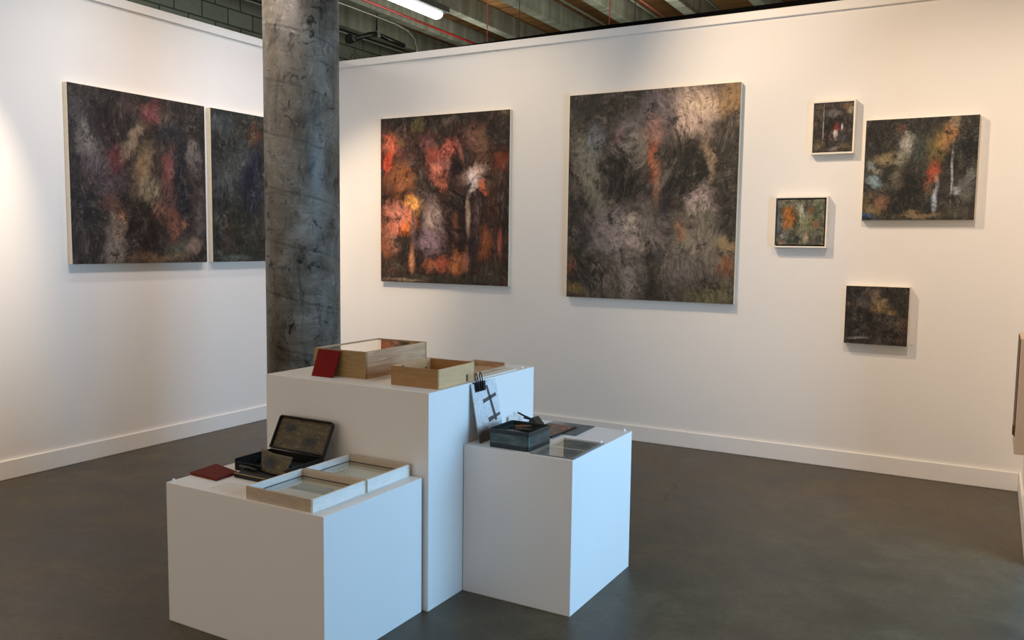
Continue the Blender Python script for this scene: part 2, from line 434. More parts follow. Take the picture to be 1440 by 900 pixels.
# black bracket arm near the block wall
A = thing('ceiling_bracket', 'black jointed bracket arm with flared end by the block wall', 'bracket', (-1.5, 2.3, 4.0))
bm = bmesh.new(); tube(bm, [(0, -.40, -.02), (0, -.33, -.015), (0, -.28, -.005)], [.06, .045, .028], 12); link('flared_end', bm, 'black', A)
bm = bmesh.new(); tube(bm, [(0, -.29, -.006), (0, .0, .12), (0, .13, .15)], .027, 10); link('arm', bm, 'black', A)
bm = bmesh.new(); tube(bm, [(0, .15, .15), (0, .40, .135), (0, .70, .12)], .03, 10); link('arm', bm, 'black', A)
boxes('arm_joint', [(-.04, .04, .11, .17, .11, .19)], 'housing', A, bevel=.008)
bm = bmesh.new(); tube(bm, [(0, .14, .18), (0, .14, ZD-4.0)], .012, 8); link('drop_rod', bm, 'black', A)

# ------------------------------------------------------------------ paintings
def blob_group():
    g = bpy.data.node_groups.new('paint_patch', 'ShaderNodeTree')
    I = g.interface
    for nm, ty in (('Vec', 'NodeSocketVector'), ('Noise', 'NodeSocketFloat'), ('Color', 'NodeSocketColor'), ('Center', 'NodeSocketVector'),
                   ('Inv', 'NodeSocketVector'), ('Angle', 'NodeSocketFloat'), ('Patch', 'NodeSocketColor'), ('Strength', 'NodeSocketFloat')):
        I.new_socket(nm, in_out='INPUT', socket_type=ty)
    I.new_socket('Color', in_out='OUTPUT', socket_type='NodeSocketColor')
    t = NT(g); gi = t.new('NodeGroupInput'); go = t.new('NodeGroupOutput'); o = gi.outputs
    d = t.vmath('SUBTRACT', o['Vec'], o['Center'])
    rt = t.new('ShaderNodeVectorRotate', rotation_type='Z_AXIS'); t.put(rt.inputs['Vector'], d); t.put(rt.inputs['Angle'], o['Angle'])
    d = t.vmath('LENGTH', t.vmath('MULTIPLY', rt.outputs[0], o['Inv']))
    d = t.math('ADD', d, t.math('MULTIPLY', t.math('SUBTRACT', o['Noise'], .5), 1.5))
    f = t.math('MULTIPLY', t.mapr(d, 1.2, .28, smooth=True), o['Strength'])
    t.put(go.inputs[0], t.mix(f, o['Color'], o['Patch']))
    return g
PATCH = blob_group()

def paint_mat(name, base, blobs, asp, seed, fine=1.0, sat=.84, dim=.95, wb=(1, 1.05, 1.13)):
    """abstract oil painting: base tones, then soft-edged strokes (u, v from the top, half sizes, colour, strength, angle)"""
    def lin(c): q_ = globals()['lin'](c); return (q_[0]*wb[0], q_[1]*wb[1], q_[2]*wb[2], 1)
    m, t, b = mat(name)
    sep = t.new('ShaderNodeSeparateXYZ'); t.put(sep.inputs[0], t.coord('Generated'))
    p = t.new('ShaderNodeCombineXYZ'); t.put(p.inputs[0], sep.outputs[0])
    t.put(p.inputs[1], sep.outputs[2])
    raw = p.outputs[0]
    iso = t.vmath('ADD', t.scale(raw, (asp, 1, 1)), (seed*3.7, seed*1.3, seed*2.1))
    half = (.5, .5, .5)
    w = t.vmath('SCALE', t.vmath('SUBTRACT', t.noise(iso, 4, 5, .65, color=True), half), scale=.20)
    w2 = t.vmath('SCALE', t.vmath('SUBTRACT', t.noise(iso, 19*fine, 4, .7, color=True), half), scale=.10)
    wsum = t.vmath('ADD', w, w2)
    vec = t.vmath('ADD', raw, wsum)
    vec_thin = t.vmath('ADD', raw, t.vmath('SCALE', wsum, scale=.16))
    sw = t.vmath('ADD', iso, t.vmath('SCALE', t.vmath('SUBTRACT', t.noise(iso, 2.6*fine, 2, .5, color=True), half), scale=.38))
    bn = t.noise(iso, 5, 9, .74, .3)
    c = t.ramp(bn, [(.34, lin(base[2])), (.48, lin(base[0])), (.62, lin(base[1]))])
    br1 = t.noise(t.scale(sw, (1, .42, 1)), 12*fine, 10, .80, .2)
    br2 = t.noise(t.scale(sw, (1.3, .45, 1)), 36*fine, 5, .7, .4)
    nz = t.mapr(t.math('ADD', t.math('MULTIPLY', br1, .72), t.math('MULTIPLY', br2, .28)), .34, .66, .06, .94)
    for q in blobs:
        u, v, su, sv, colr, st = q[:6]; gr = sum(colr)/3; colr = tuple((gr+(x-gr)*sat)*dim for x in colr); an = math.radians(q[6]) if len(q) > 6 else 0
        g = t.new('ShaderNodeGroup'); g.node_tree = PATCH
        t.put(g.inputs['Vec'], vec_thin if min(su, sv) < .024 else vec); t.put(g.inputs['Noise'], nz); t.put(g.inputs['Color'], c)
        g.inputs['Center'].default_value = (u, 1-v, 0); g.inputs['Inv'].default_value = (1/(su*1.35), 1/(sv*1.35), 0)
        g.inputs['Angle'].default_value = an; g.inputs['Patch'].default_value = lin(colr); g.inputs['Strength'].default_value = st
        c = g.outputs[0]
    # directional bristle strokes that follow a slow swirl
    s1 = t.noise(t.scale(sw, (30*fine, 8*fine, 1)), 1.0, 4, .6, .4); s2 = t.noise(t.scale(sw, (9*fine, 30*fine, 1)), 1.0, 4, .6, .4)
    ln = [t.mapr(t.math('ABSOLUTE', t.math('SUBTRACT', q_, .5)), .0, .045, 1, 0) for q_ in (s1, s2)]
    pat = t.mapr(t.noise(iso, 4*fine, 3, .6), .42, .58)
    line = t.math('ADD', t.math('MULTIPLY', ln[0], pat), t.math('MULTIPLY', ln[1], t.math('SUBTRACT', 1, pat)))
    hi = t.mapr(br1, .44, .56)
    c = t.mix(t.math('MULTIPLY', t.math('MULTIPLY', line, hi), .6), c, t.mix(.30, t.mix(1, c, (2.1, 2.0, 1.9, 1), 'MULTIPLY'), (.40, .34, .28, 1)))
    c = t.mix(t.math('MULTIPLY', t.math('MULTIPLY', line, t.math('SUBTRACT', 1, hi)), .65), c, lin(base[2]))
    # scraped dark and light brush marks
    k = t.mapr(br2, .36, .64, .48, 1.42)
    c = t.mix(1, c, k, 'MULTIPLY')
    cr = t.noise(t.vmath('ADD', iso, w2), 13*fine, 8, .78, .4)
    c = t.mix(t.mapr(cr, .57, .68, 0, .45), c, t.mix(.45, c, (.36, .30, .25, 1)))
    c = t.mix(t.mapr(cr, .46, .38, 0, .9), c, t.mix(.5, lin(base[2]), (.008, .007, .006, 1)))
    t.put(b.inputs['Base Color'], c)
    b.inputs['Roughness'].default_value = .5; b.inputs['Specular IOR Level'].default_value = .25
    t.put(b.inputs['Normal'], t.bump(br2, .35, .004))
    return m

def painting(label, w, h, depth, loc, rotz, m, frame=None):
    """hangs with its back on the wall; local x = right, local -y = towards the viewer, z = up from the bottom edge"""
    T = thing('painting', label, 'painting', loc, rotz, 'paintings hung on the gallery walls')
    if frame is None:
        boxes('stretcher', [(0, w, -depth+.0015, 0, 0, h)], 'edge', T, bevel=.003)
        boxes('painted_canvas', [(.002, w-.002, -depth-.0015, -depth+.0025, .002, h-.002)], m, T)
    else:
        fw, gap, dark = frame
        bm = bmesh.new()
        bx(bm, 0, w, -depth, 0, 0, fw); bx(bm, 0, w, -depth, 0, h-fw, h)
        bx(bm, 0, fw, -depth, 0, fw, h-fw); bx(bm, w-fw, w, -depth, 0, fw, h-fw)
        link('frame', bm, 'frame_white', T, bevel=.0015)
        boxes('backing', [(fw, w-fw, -.015, -.001, fw, h-fw)], 'gap_black', T)
        a = fw+gap
        boxes('painted_canvas', [(a, w-a, -depth+.006, -.015, a, h-a)], m, T)
    return T

g = dict
# --- left wall, nearer painting
m1 = paint_mat('oil_red_accent', [(44, 38, 35), (66, 54, 50), (26, 24, 23)], [
    (.12, .10, .12, .10, (62, 58, 50), .8), (.75, .12, .2, .1, (48, 44, 40), .8),
    (.15, .36, .09, .22, (112, 98, 98), .75, -20), (.10, .30, .05, .09, (150, 138, 122), .7, -30), (.25, .52, .13, .12, (84, 64, 70), .8),
    (.56, .11, .08, .08, (160, 62, 68), .85, -25), (.40, .13, .06, .10, (90, 66, 62), .7), (.68, .13, .08, .03, (120, 100, 80), .6, -10),
    (.31, .40, .06, .08, (124, 42, 46), .85, 20), (.22, .22, .09, .1, (42, 30, 32), .8), (.50, .22, .16, .09, (42, 40, 36), .85),
    (.43, .28, .035, .12, (172, 140, 104), .8, 35), (.52, .45, .07, .16, (168, 136, 88), .85, 15), (.57, .58, .07, .08, (160, 146, 104), .85, 20),
    (.50, .42, .05, .08, (160, 110, 62), .6), (.63, .68, .05, .05, (182, 106, 66), .8), (.71, .44, .04, .12, (160, 74, 64), .8, 10), (.68, .60, .06, .10, (112, 70, 62), .8),
    (.81, .48, .065, .24, (22, 30, 46), .95), (.72, .22, .1, .08, (40, 44, 58), .7), (.92, .35, .05, .10, (124, 112, 104), .8), (.90, .28, .04, .05, (150, 130, 110), .6),
    (.90, .55, .05, .12, (66, 46, 42), .7), (.96, .70, .05, .1, (110, 100, 88), .7), (.82, .74, .03, .03, (190, 120, 70), .7),
    (.25, .66, .07, .05, (130, 76, 52), .8), (.31, .73, .05, .04, (190, 116, 68), .9), (.28, .90, .055, .16, (150, 128, 106), .85), (.30, .80, .04, .06, (160, 120, 90), .6),
    (.08, .70, .06, .12, (40, 36, 40), .8), (.06, .90, .08, .1, (60, 46, 38), .7), (.50, .76, .12, .16, (40, 25, 24), .9), (.73, .78, .04, .12, (154, 82, 56), .85),
    (.78, .93, .12, .06, (102, 98, 76), .8), (.90, .89, .05, .05, (170, 130, 104), .8), (.68, .97, .2, .025, (150, 110, 66), .7), (.46, .97, .1, .03, (130, 84, 52), .7)], 1.0, 1, wb=(1, 1.04, 1.1), dim=.9, sat=.66)
painting('nearer painting on the left wall, dark with red accent near the top', 1.125, 1.205, .045, (.002, -2.745, 1.368), PI/2, m1)
m2 = paint_mat('oil_blue_dark', [(36, 38, 34), (58, 60, 52), (22, 24, 24)], [
    (.10, .08, .10, .06, (82, 88, 92), .7), (.38, .12, .06, .06, (116, 68, 36), .8), (.35, .48, .10, .28, (26, 34, 64), .9), (.14, .48, .10, .20, (88, 92, 86), .7, 10),
    (.28, .30, .06, .08, (84, 92, 86), .7), (.52, .42, .03, .24, (160, 166, 160), .85), (.16, .80, .06, .14, (90, 54, 38), .75), (.25, .76, .12, .2, (46, 52, 36), .7),
    (.42, .82, .08, .14, (66, 66, 36), .6), (.1, .65, .08, .1, (30, 38, 32), .8), (.2, .98, .12, .02, (118, 122, 110), .7), (.7, .4, .1, .3, (90, 96, 90), .6), (.85, .6, .1, .2, (60, 50, 38), .7)], 1.0, 2, wb=(1, 1.04, 1.1), dim=.85, sat=.75)
painting('farther painting on the left wall, dark blue-green and partly behind the column', 1.125, 1.205, .045, (.002, -1.562, 1.368), PI/2, m2)
# --- back wall
m3 = paint_mat('oil_orange', [(50, 34, 29), (80, 50, 38), (27, 20, 18)], [
    (.50, .02, .5, .06, (40, 35, 27), .9), (.31, .05, .05, .03, (124, 106, 56), .7), (.55, .04, .08, .03, (104, 84, 72), .7), (.945, .01, .05, .03, (122, 98, 66), .8), (.85, .1, .1, .08, (40, 30, 24), .8),
    (.085, .16, .055, .06, (214, 104, 70), .95), (.04, .27, .055, .055, (214, 74, 42), .95), (.16, .14, .03, .04, (140, 96, 60), .7), (.22, .25, .10, .08, (84, 54, 48), .8), (.18, .38, .12, .10, (156, 90, 48), .85), (.10, .45, .05, .05, (90, 50, 36), .7),
    (.47, .31, .08, .065, (226, 126, 100), .95), (.39, .15, .055, .05, (142, 88, 78), .85), (.45, .21, .06, .035, (196, 90, 64), .85), (.53, .26, .06, .06, (170, 108, 96), .7), (.565, .21, .065, .05, (220, 110, 84), .9), (.48, .40, .045, .035, (206, 110, 80), .85), (.355, .38, .03, .08, (72, 62, 56), .8),
    (.60, .29, .04, .10, (44, 28, 28), .92), (.685, .27, .028, .08, (40, 28, 28), .9), (.73, .15, .035, .08, (132, 88, 72), .8, 15), (.64, .22, .015, .08, (180, 110, 90), .7, -20), (.80, .21, .055, .10, (142, 98, 68), .8, 10),
    (.77, .37, .08, .055, (230, 186, 162), .95), (.745, .40, .035, .045, (246, 218, 204), .9), (.82, .44, .05, .03, (222, 112, 68), .9, 20), (.93, .29, .05, .05, (126, 58, 34), .85), (.90, .40, .06, .05, (90, 62, 44), .7), (.66, .38, .05, .04, (120, 84, 72), .7),
    (.287, .54, .065, .045, (246, 168, 80), .95), (.21, .635, .06, .065, (232, 118, 54), .95), (.138, .57, .08, .05, (222, 132, 106), .9), (.12, .65, .05, .045, (226, 126, 96), .9), (.12, .75, .06, .05, (226, 152, 118), .9, -25), (.04, .72, .05, .13, (164, 94, 62), .85),
    (.18, .76, .065, .06, (48, 43, 34), .92, -20), (.337, .60, .03, .06, (50, 38, 40), .9), (.266, .66, .018, .07, (124, 98, 92), .85), (.427, .61, .065, .08, (180, 150, 136), .9), (.41, .74, .10, .065, (150, 118, 124), .92), (.37, .50, .05, .05, (110, 90, 84), .7),
    (.26, .86, .022, .07, (226, 146, 96), .9), (.436, .885, .05, .03, (182, 102, 62), .8), (.60, .62, .02, .08, (126, 74, 48), .85), (.55, .62, .03, .14, (34, 25, 25), .92), (.65, .64, .03, .12, (40, 28, 26), .9), (.70, .59, .016, .10, (202, 168, 134), .9), (.77, .60, .022, .11, (118, 88, 82), .85),
    (.85, .75, .05, .10, (154, 82, 42), .85), (.94, .75, .016, .07, (172, 86, 62), .85), (.90, .55, .05, .08, (84, 52, 36), .8), (.97, .55, .02, .15, (40, 32, 26), .8), (.75, .75, .05, .08, (54, 44, 42), .8), (.61, .87, .08, .06, (206, 116, 62), .88), (.49, .86, .04, .05, (182, 82, 56), .85), (.69, .86, .02, .06, (172, 102, 76), .8), (.88, .91, .10, .05, (72, 60, 42), .8), (.10, .90, .12, .04, (64, 56, 38), .8), (.5, .97, .5, .022, (62, 54, 38), .85), (.17, .985, .15, .008, (152, 126, 96), .8)], .92, 3, 1, .93, 1.0)
painting('fiery orange and coral painting on the back wall next to the column', 1.352, 1.472, .04, (.52, -.002, 1.182), 0, m3)
m4 = paint_mat('oil_grey_mauve', [(62, 57, 52), (100, 91, 84), (34, 34, 31)], [
    (.09, .08, .14, .08, (36, 38, 36), .9), (.30, .08, .12, .06, (62, 58, 50), .7), (.73, .13, .14, .12, (184, 158, 142), .9, -20), (.78, .08, .08, .04, (204, 176, 146), .7), (.94, .05, .08, .08, (156, 122, 78), .85), (.55, .08, .09, .08, (104, 96, 104), .8),
    (.15, .38, .08, .20, (122, 120, 104), .8, -25), (.16, .22, .06, .08, (104, 112, 120), .75), (.05, .33, .04, .1, (110, 106, 92), .6), (.32, .22, .02, .035, (136, 70, 66), .85), (.40, .24, .10, .12, (112, 104, 104), .75), (.45, .30, .06, .1, (120, 112, 100), .7),
    (.54, .20, .045, .08, (150, 108, 96), .8), (.54, .35, .03, .10, (160, 84, 52), .95), (.55, .45, .02, .08, (150, 110, 80), .6), (.34, .42, .13, .13, (26, 28, 27), .95), (.62, .20, .04, .1, (50, 46, 54), .7), (.75, .35, .10, .13, (26, 29, 25), .95), (.60, .60, .035, .16, (32, 32, 38), .9), (.95, .3, .06, .14, (48, 46, 38), .8),
    (.36, .68, .20, .12, (134, 122, 122), .8), (.40, .63, .06, .05, (164, 154, 140), .8), (.25, .62, .1, .08, (128, 116, 120), .7), (.44, .72, .06, .05, (140, 124, 112), .7), (.80, .52, .08, .07, (166, 148, 142), .85, 15), (.80, .72, .16, .12, (126, 118, 102), .75), (.85, .33, .03, .08, (150, 128, 100), .8),
    (.95, .55, .06, .12, (42, 40, 38), .85), (.96, .83, .04, .05, (130, 82, 44), .8), (.95, .74, .04, .04, (150, 124, 80), .7), (.02, .86, .025, .04, (170, 94, 48), .9), (.10, .72, .06, .08, (44, 44, 44), .8), (.12, .88, .15, .09, (36, 36, 32), .9), (.50, .86, .04, .12, (44, 40, 38), .8), (.40, .88, .07, .08, (128, 120, 112), .75), (.88, .96, .13, .05, (94, 88, 56), .8), (.05, .97, .08, .03, (116, 94, 50), .8), (.68, .66, .03, .03, (150, 104, 70), .7), (.70, .85, .1, .08, (104, 96, 92), .6)], .84, 4, 1, .82, 1.08, wb=(1.06, 1.02, .98))
painting('largest painting on the back wall, tall charcoal and mauve-grey', 1.362, 1.602, .045, (2.42, -.002, 1.12), 0, m4)
m5 = paint_mat('oil_small_red', [(46, 40, 35), (84, 68, 50), (28, 24, 22)], [
    (.12, .15, .15, .12, (104, 92, 68), .7), (.25, .45, .013, .32, (196, 192, 182), .9), (.38, .50, .10, .32, (20, 20, 22), .95), (.62, .38, .1, .15, (36, 26, 30), .9), (.60, .52, .055, .08, (176, 40, 46), .95), (.59, .64, .045, .08, (222, 200, 196), .9), (.73, .50, .02, .06, (206, 200, 200), .9),
    (.50, .20, .16, .06, (124, 118, 112), .7), (.95, .13, .07, .08, (176, 156, 120), .85), (.80, .08, .1, .05, (126, 94, 58), .8), (.12, .88, .13, .08, (116, 96, 64), .85), (.80, .88, .16, .07, (108, 92, 64), .8), (.78, .70, .08, .1, (78, 74, 80), .75), (.55, .94, .12, .03, (150, 138, 124), .7), (.1, .6, .07, .12, (44, 34, 34), .8), (.9, .5, .06, .2, (60, 50, 44), .7)], .8, 5, .6, .85)
painting('smallest white-framed painting, topmost of the cluster, dark with a red dab', .283, .360, .05, (4.278, -.002, 2.185), 0, m5, (.012, .003, False))
m6 = paint_mat('oil_green_white', [(44, 43, 37), (70, 66, 54), (30, 30, 28)], [
    (.12, .12, .14, .12, (36, 32, 28), .8), (.33, .13, .035, .04, (116, 56, 48), .8), (.38, .24, .06, .09, (182, 172, 156), .95), (.42, .20, .05, .05, (170, 160, 144), .8), (.34, .40, .05, .08, (156, 150, 124), .85), (.20, .39, .08, .06, (156, 134, 92), .9), (.53, .30, .10, .15, (66, 76, 66), .8),
    (.63, .30, .08, .13, (122, 104, 52), .85), (.75, .18, .06, .10, (194, 134, 76), .9), (.80, .07, .05, .06, (164, 138, 102), .8), (.68, .22, .05, .06, (176, 130, 60), .7), (.63, .52, .055, .09, (196, 78, 46), .95), (.58, .66, .04, .08, (140, 86, 54), .85), (.66, .60, .02, .05, (220, 150, 110), .6), (.65, .80, .022, .09, (182, 190, 200), .95), (.67, .68, .016, .05, (200, 200, 200), .85), (.79, .56, .009, .24, (180, 180, 174), .85), (.72, .74, .04, .12, (60, 52, 54), .8),
    (.43, .72, .12, .19, (32, 31, 28), .97), (.30, .58, .06, .08, (110, 98, 78), .6), (.92, .30, .08, .13, (24, 29, 32), .95), (.90, .70, .08, .10, (116, 112, 104), .75), (.95, .55, .04, .06, (140, 140, 130), .7), (.83, .72, .03, .04, (180, 184, 180), .7), (.08, .63, .07, .045, (136, 160, 164), .9, 20), (.06, .46, .04, .05, (150, 156, 152), .7), (.10, .52, .05, .03, (160, 150, 130), .7), (.17, .83, .05, .06, (146, 98, 66), .85), (.10, .90, .07, .04, (150, 124, 80), .7), (.05, .80, .05, .06, (120, 96, 60), .7), (.04, .97, .08, .025, (50, 84, 128), .9), (.52, .95, .18, .03, (146, 120, 78), .8), (.85, .92, .12, .05, (80, 72, 56), .8)], 1.0, 6)
painting('mid-sized square unframed painting at right, greenish black with white and orange', .674, .668, .045, (4.630, -.002, 1.731), 0, m6)
m7 = paint_mat('oil_ochre_green', [(98, 94, 74), (124, 118, 96), (62, 60, 48)], [
    (.04, .50, .07, .42, (86, 82, 82), .85), (.25, .28, .14, .12, (150, 100, 44), .9), (.25, .42, .14, .18, (178, 102, 34), .95), (.22, .58, .09, .06, (190, 114, 46), .8), (.51, .22, .06, .15, (206, 200, 170), .95), (.53, .48, .08, .20, (154, 152, 116), .85), (.42, .12, .1, .06, (120, 116, 96), .7), (.42, .5, .06, .2, (84, 76, 50), .7),
    (.84, .25, .09, .20, (86, 98, 60), .9), (.94, .2, .03, .06, (140, 140, 124), .7), (.61, .18, .03, .08, (50, 48, 38), .8), (.72, .26, .05, .12, (126, 80, 44), .85), (.84, .55, .06, .08, (144, 94, 44), .85), (.68, .50, .10, .16, (134, 128, 86), .85), (.36, .88, .20, .09, (40, 54, 46), .95), (.15, .80, .07, .05, (140, 134, 124), .8), (.87, .88, .09, .09, (54, 55, 48), .85), (.62, .85, .06, .11, (170, 148, 116), .85), (.12, .95, .08, .04, (140, 90, 66), .7)], 1.0, 7, .6, .9, 1)
painting('small white-framed ochre and green painting with black gap, left of the cluster', .362, .357, .055, (4.05, -.002, 1.542), 0, m7, (.011, .010, True))
m8 = paint_mat('oil_umber', [(42, 36, 31), (62, 53, 46), (30, 26, 24)], [
    (.48, .15, .07, .11, (126, 104, 78), .85, 20), (.35, .1, .06, .05, (110, 94, 78), .7), (.55, .33, .13, .12, (154, 124, 78), .9, -25), (.73, .42, .09, .05, (150, 118, 68), .85, -20), (.62, .22, .04, .04, (150, 132, 96), .7), (.28, .28, .14, .07, (94, 82, 72), .8), (.04, .32, .04, .06, (104, 64, 42), .8),
    (.78, .64, .16, .12, (98, 84, 68), .85), (.93, .62, .06, .1, (100, 62, 40), .7), (.73, .80, .09, .11, (36, 30, 28), .95), (.22, .90, .15, .022, (140, 132, 124), .85, -5), (.18, .78, .05, .03, (100, 94, 88), .6), (.36, .56, .22, .13, (34, 29, 26), .92), (.88, .2, .14, .16, (54, 48, 42), .8), (.1, .1, .14, .1, (34, 30, 27), .8), (.55, .9, .06, .08, (86, 74, 60), .7), (.9, .9, .06, .06, (90, 56, 38), .7)], 1.02, 8, .7)
painting('lowest of the small paintings, umber brown with white canvas edge', .400, .398, .05, (4.554, -.002, .891), 0, m8)

for (x, z), lab in (((3.806, 1.246), 'tiny white title marker right of the largest painting'), ((1.888, 1.278), 'tiny white title marker right of the orange painting'),
                    ((4.978, .907), 'tiny white title marker right of the lowest small painting'), ((4.572, 2.17), 'tiny white title marker under the smallest framed painting corner')):
    bm = bmesh.new(); bx(bm, -.008, .008, -.004, 0, -.006, .006)
    tag(link('title_marker', bm, 'trim', loc=(x, 0, z), bevel=.002), lab, 'label', 'title markers')
bm = bmesh.new(); bx(bm, 0, .004, -.012, .012, -.006, .006)
tag(link('title_marker', bm, 'trim', loc=(0, -1.671, 1.344), bevel=.0015), 'tiny white title marker under the nearer painting on the left wall', 'label', 'title markers')

# beige box hung on the right-hand wall, cut by the edge of the frame
PB = thing('wall_cabinet', 'beige box on the right wall above the baseboard, cut by the photo edge', 'cabinet', (XR, -1.0, .55))
boxes('cabinet_body', [(-.085, 0, -.2, .2, -.06, .545)], 'panel', PB, bevel=.004)
boxes('cabinet_front', [(-.0885, -.085, -.19, .19, .03, .535)], 'panel_dark', PB)
boxes('latch', [(-.097, -.0885, -.15, -.1, .03, .08)], 'panel_dark', PB, bevel=.002)

# ------------------------------------------------------------------ plinths
def plinth(label, x0, x1, y0, y1, h):
    cx, cy = (x0+x1)/2, (y0+y1)/2; w, d = (x1-x0)/2, (y1-y0)/2
    bm = bmesh.new()
    bx(bm, -w, w, -d, d, 0, h)
    return tag(link('plinth', bm, 'plinth', loc=(cx, cy, 0), bevel=.0015), label, 'plinth', 'white plinths')
ZT, ZL, ZR = .930, .575, .664
plinth('tallest white plinth, in the middle behind the two lower ones', 2.524, 3.442, -3.4275, -2.511, ZT)
plinth('lowest white plinth, in front on the left, with trays and red book', 2.586, 3.418, -4.035, -3.4405, ZL)
plinth('mid-height white plinth on the right, carrying the greenish metal tin', 3.4445, 3.975, -3.163, -2.509, ZR)

# ------------------------------------------------------------------ open wooden trays on the low plinth
def tray(label, cx, cy, w, d, z):
    T = thing('display_tray', label, 'tray', (cx, cy, z), 0, 'glazed trays on the lowest plinth'); t_ = .010; h = .049
    for ya, yb in ((-d/2, -d/2+t_), (d/2-t_, d/2)): boxes('end_rail', [(-w/2, w/2-(t_ if ya < 0 else 0), ya, yb, 0, h)], 'end_wood', T, bevel=.0008)
    for xa, xb in ((-w/2, -w/2+t_), (w/2-t_, w/2)): boxes('side_rail', [(xa, xb, -d/2+(.0 if xa > 0 else t_), d/2-t_, 0, h)], 'pale_wood', T, bevel=.0008)
    boxes('base_board', [(-w/2+t_, w/2-t_, -d/2+t_, d/2-t_, .001, .006)], 'paper', T)
    boxes('sketch', [(-w/2+.045, w/2-.04, -d/2+.045, d/2-.045, .006, .0068)], 'sketch', T)
    boxes('glass_pane', [(-w/2+t_, w/2-t_, -d/2+t_, d/2-t_, .0185, .0205)], 'glass', T)
    bm = bmesh.new(); e = .0022
    for b in ((-w/2+t_, w/2-t_, -d/2+t_, -d/2+t_+e), (-w/2+t_, w/2-t_, d/2-t_-e, d/2-t_), (-w/2+t_, -w/2+t_+e, -d/2+t_+e, d/2-t_-e), (w/2-t_-e, w/2-t_, -d/2+t_+e, d/2-t_-e)):
        bx(bm, *b, .0206, .0226)
    link('glass_bead', bm, 'gap_black', T)
    return T
tray('front pale wooden tray with glass on the lowest plinth, nearest the camera', 3.190, -3.873, .334, .300, ZL)
tray('rear pale wooden tray with glass on the lowest plinth, against the tall plinth', 3.194, -3.580, .330, .278, ZL)

# red book
bm = bmesh.new(); slab(bm, [(2.582, -3.913, ZL), (2.746, -3.922, ZL), (2.737, -3.803, ZL), (2.566, -3.763, ZL)], (0, 0, .013))
tag(link('book', bm, 'red_book', bevel=.002), 'flat dull red book lying on the lowest plinth', 'book')
# thin sheet of paper under the tray corner
bm = bmesh.new(); slab(bm, [(2.80, -4.00, ZL), (3.02, -4.012, ZL), (3.015, -3.90, ZL), (2.80, -3.905, ZL)], (0, 0, .0008))
tag(link('paper_sheet', bm, 'paper'), 'thin pale paper sheet left of the front wooden tray', 'paper')

# ------------------------------------------------------------------ black paint box with raised lid
P = thing('paint_box', 'open black metal paint box with raised lid on the lowest plinth', 'paint box', (2.83, -3.655, ZL))
W2, D2, HB = .155, .105, .050
bm = bmesh.new()
bx(bm, -W2, W2, -D2, D2, 0, .004)
bx(bm, -W2, -W2+.004, -D2, D2, .004, HB); bx(bm, W2-.004, W2, -D2, D2, .004, HB)
bx(bm, -W2+.004, W2-.004, D2-.004, D2, .004, HB); bx(bm, -W2+.004, W2-.004, -D2, -D2+.004, .004, HB-.012)
link('box_body', bm, 'dark_tin', P, bevel=.0012)
# lid: shallow pan hinged at the back, leaning on the tall plinth
lid = bpy.data.objects.new('lid', None)
LB = Vector((0, D2+.002, HB)); LT = Vector((-.018, D2+.092, HB+.128))
ax = Vector((1, 0, 0)); up = (LT-LB); ln = up.length; upn = up.normalized(); nn = ax.cross(upn).normalized()  # nn points back/down from the pan
R_ = Matrix((ax, nn, upn)).transposed().to_4x4()
def rrect(w, z0, z1, r, n=5):
    pts = []
    for cx, cz, a0 in ((w-r, z1-r, 0), (-w+r, z1-r, 90)):
        for k in range(n+1):
            a = math.radians(a0+90*k/n); pts.append((cx+r*math.cos(a), cz+r*math.sin(a)))
    pts += [(-w, z0), (w, z0)]
    return pts
def lidmesh(w, z0, z1, y0, y1, r):
    bm = bmesh.new(); pp = rrect(w, z0, z1, r)
    slab(bm, [(x, y0, z) for x, z in pp], (0, y1-y0, 0))
    return bm
bpy.data.objects.remove(lid)
Tm = Matrix.Translation(LB) @ R_
bm = lidmesh(W2+.002, 0, ln, 0, .004, .014); bm.transform(Tm); lid = link('lid', bm, 'dark_tin', P)
# raised rim of the lid
bm = bmesh.new(); po = rrect(W2+.002, 0, ln, .014); pi = rrect(W2-.004, .006, ln-.006, .009)
rows = []
for pts, y in ((po, .0005), (po, .017), (pi, .017), (pi, .0035)):
    rows.append([bm.verts.new((x, y, z)) for x, z in pts])
for a, b in zip(rows, rows[1:]):
    for k in range(len(a)):
        j = (k+1) % len(a); bm.faces.new((a[k], a[j], b[j], b[k]))
bmesh.ops.recalc_face_normals(bm, faces=bm.faces[:])
bm.transform(Tm); link('lid_rim', bm, 'dark_tin', lid)
bm = lidmesh(W2-.005, .007, ln-.007, .0042, .0056, .008); bm.transform(Tm); link('mixing_surface', bm, 'palette', lid)
# folding palette leaf standing in the middle, bowed
bm = bmesh.new(); gx, gz = 14, 8; vs = []
for i in range(gx+1):
    row = []
    for k in range(gz+1):
        s = i/gx; r = k/gz
        x = (.009-.050*r)+(.132+.045*r)*s; z = .022+(.079-.016*s)*r
        y = -.115+.050*r-.009*math.sin(PI*s)+.003*math.cos(6*s)
        row.append(bm.verts.new((x, y, z)))
    vs.append(row)
for i in range(gx):
    for k in range(gz):
        f = bm.faces.new((vs[i][k], vs[i+1][k], vs[i+1][k+1], vs[i][k+1])); f.smooth = True
o = link('palette_leaf', bm, 'leaf', P); sd = o.modifiers.new('thick', 'SOLIDIFY'); sd.thickness = .0022
# paint wells and trough inside
bm = bmesh.new()
for i in range(9):
    bx(bm, -.140+i*.030, -.117+i*.030, .02, .085, .004, .017)
link('paint_pan', bm, 'tin_rim', P, bevel=.002)
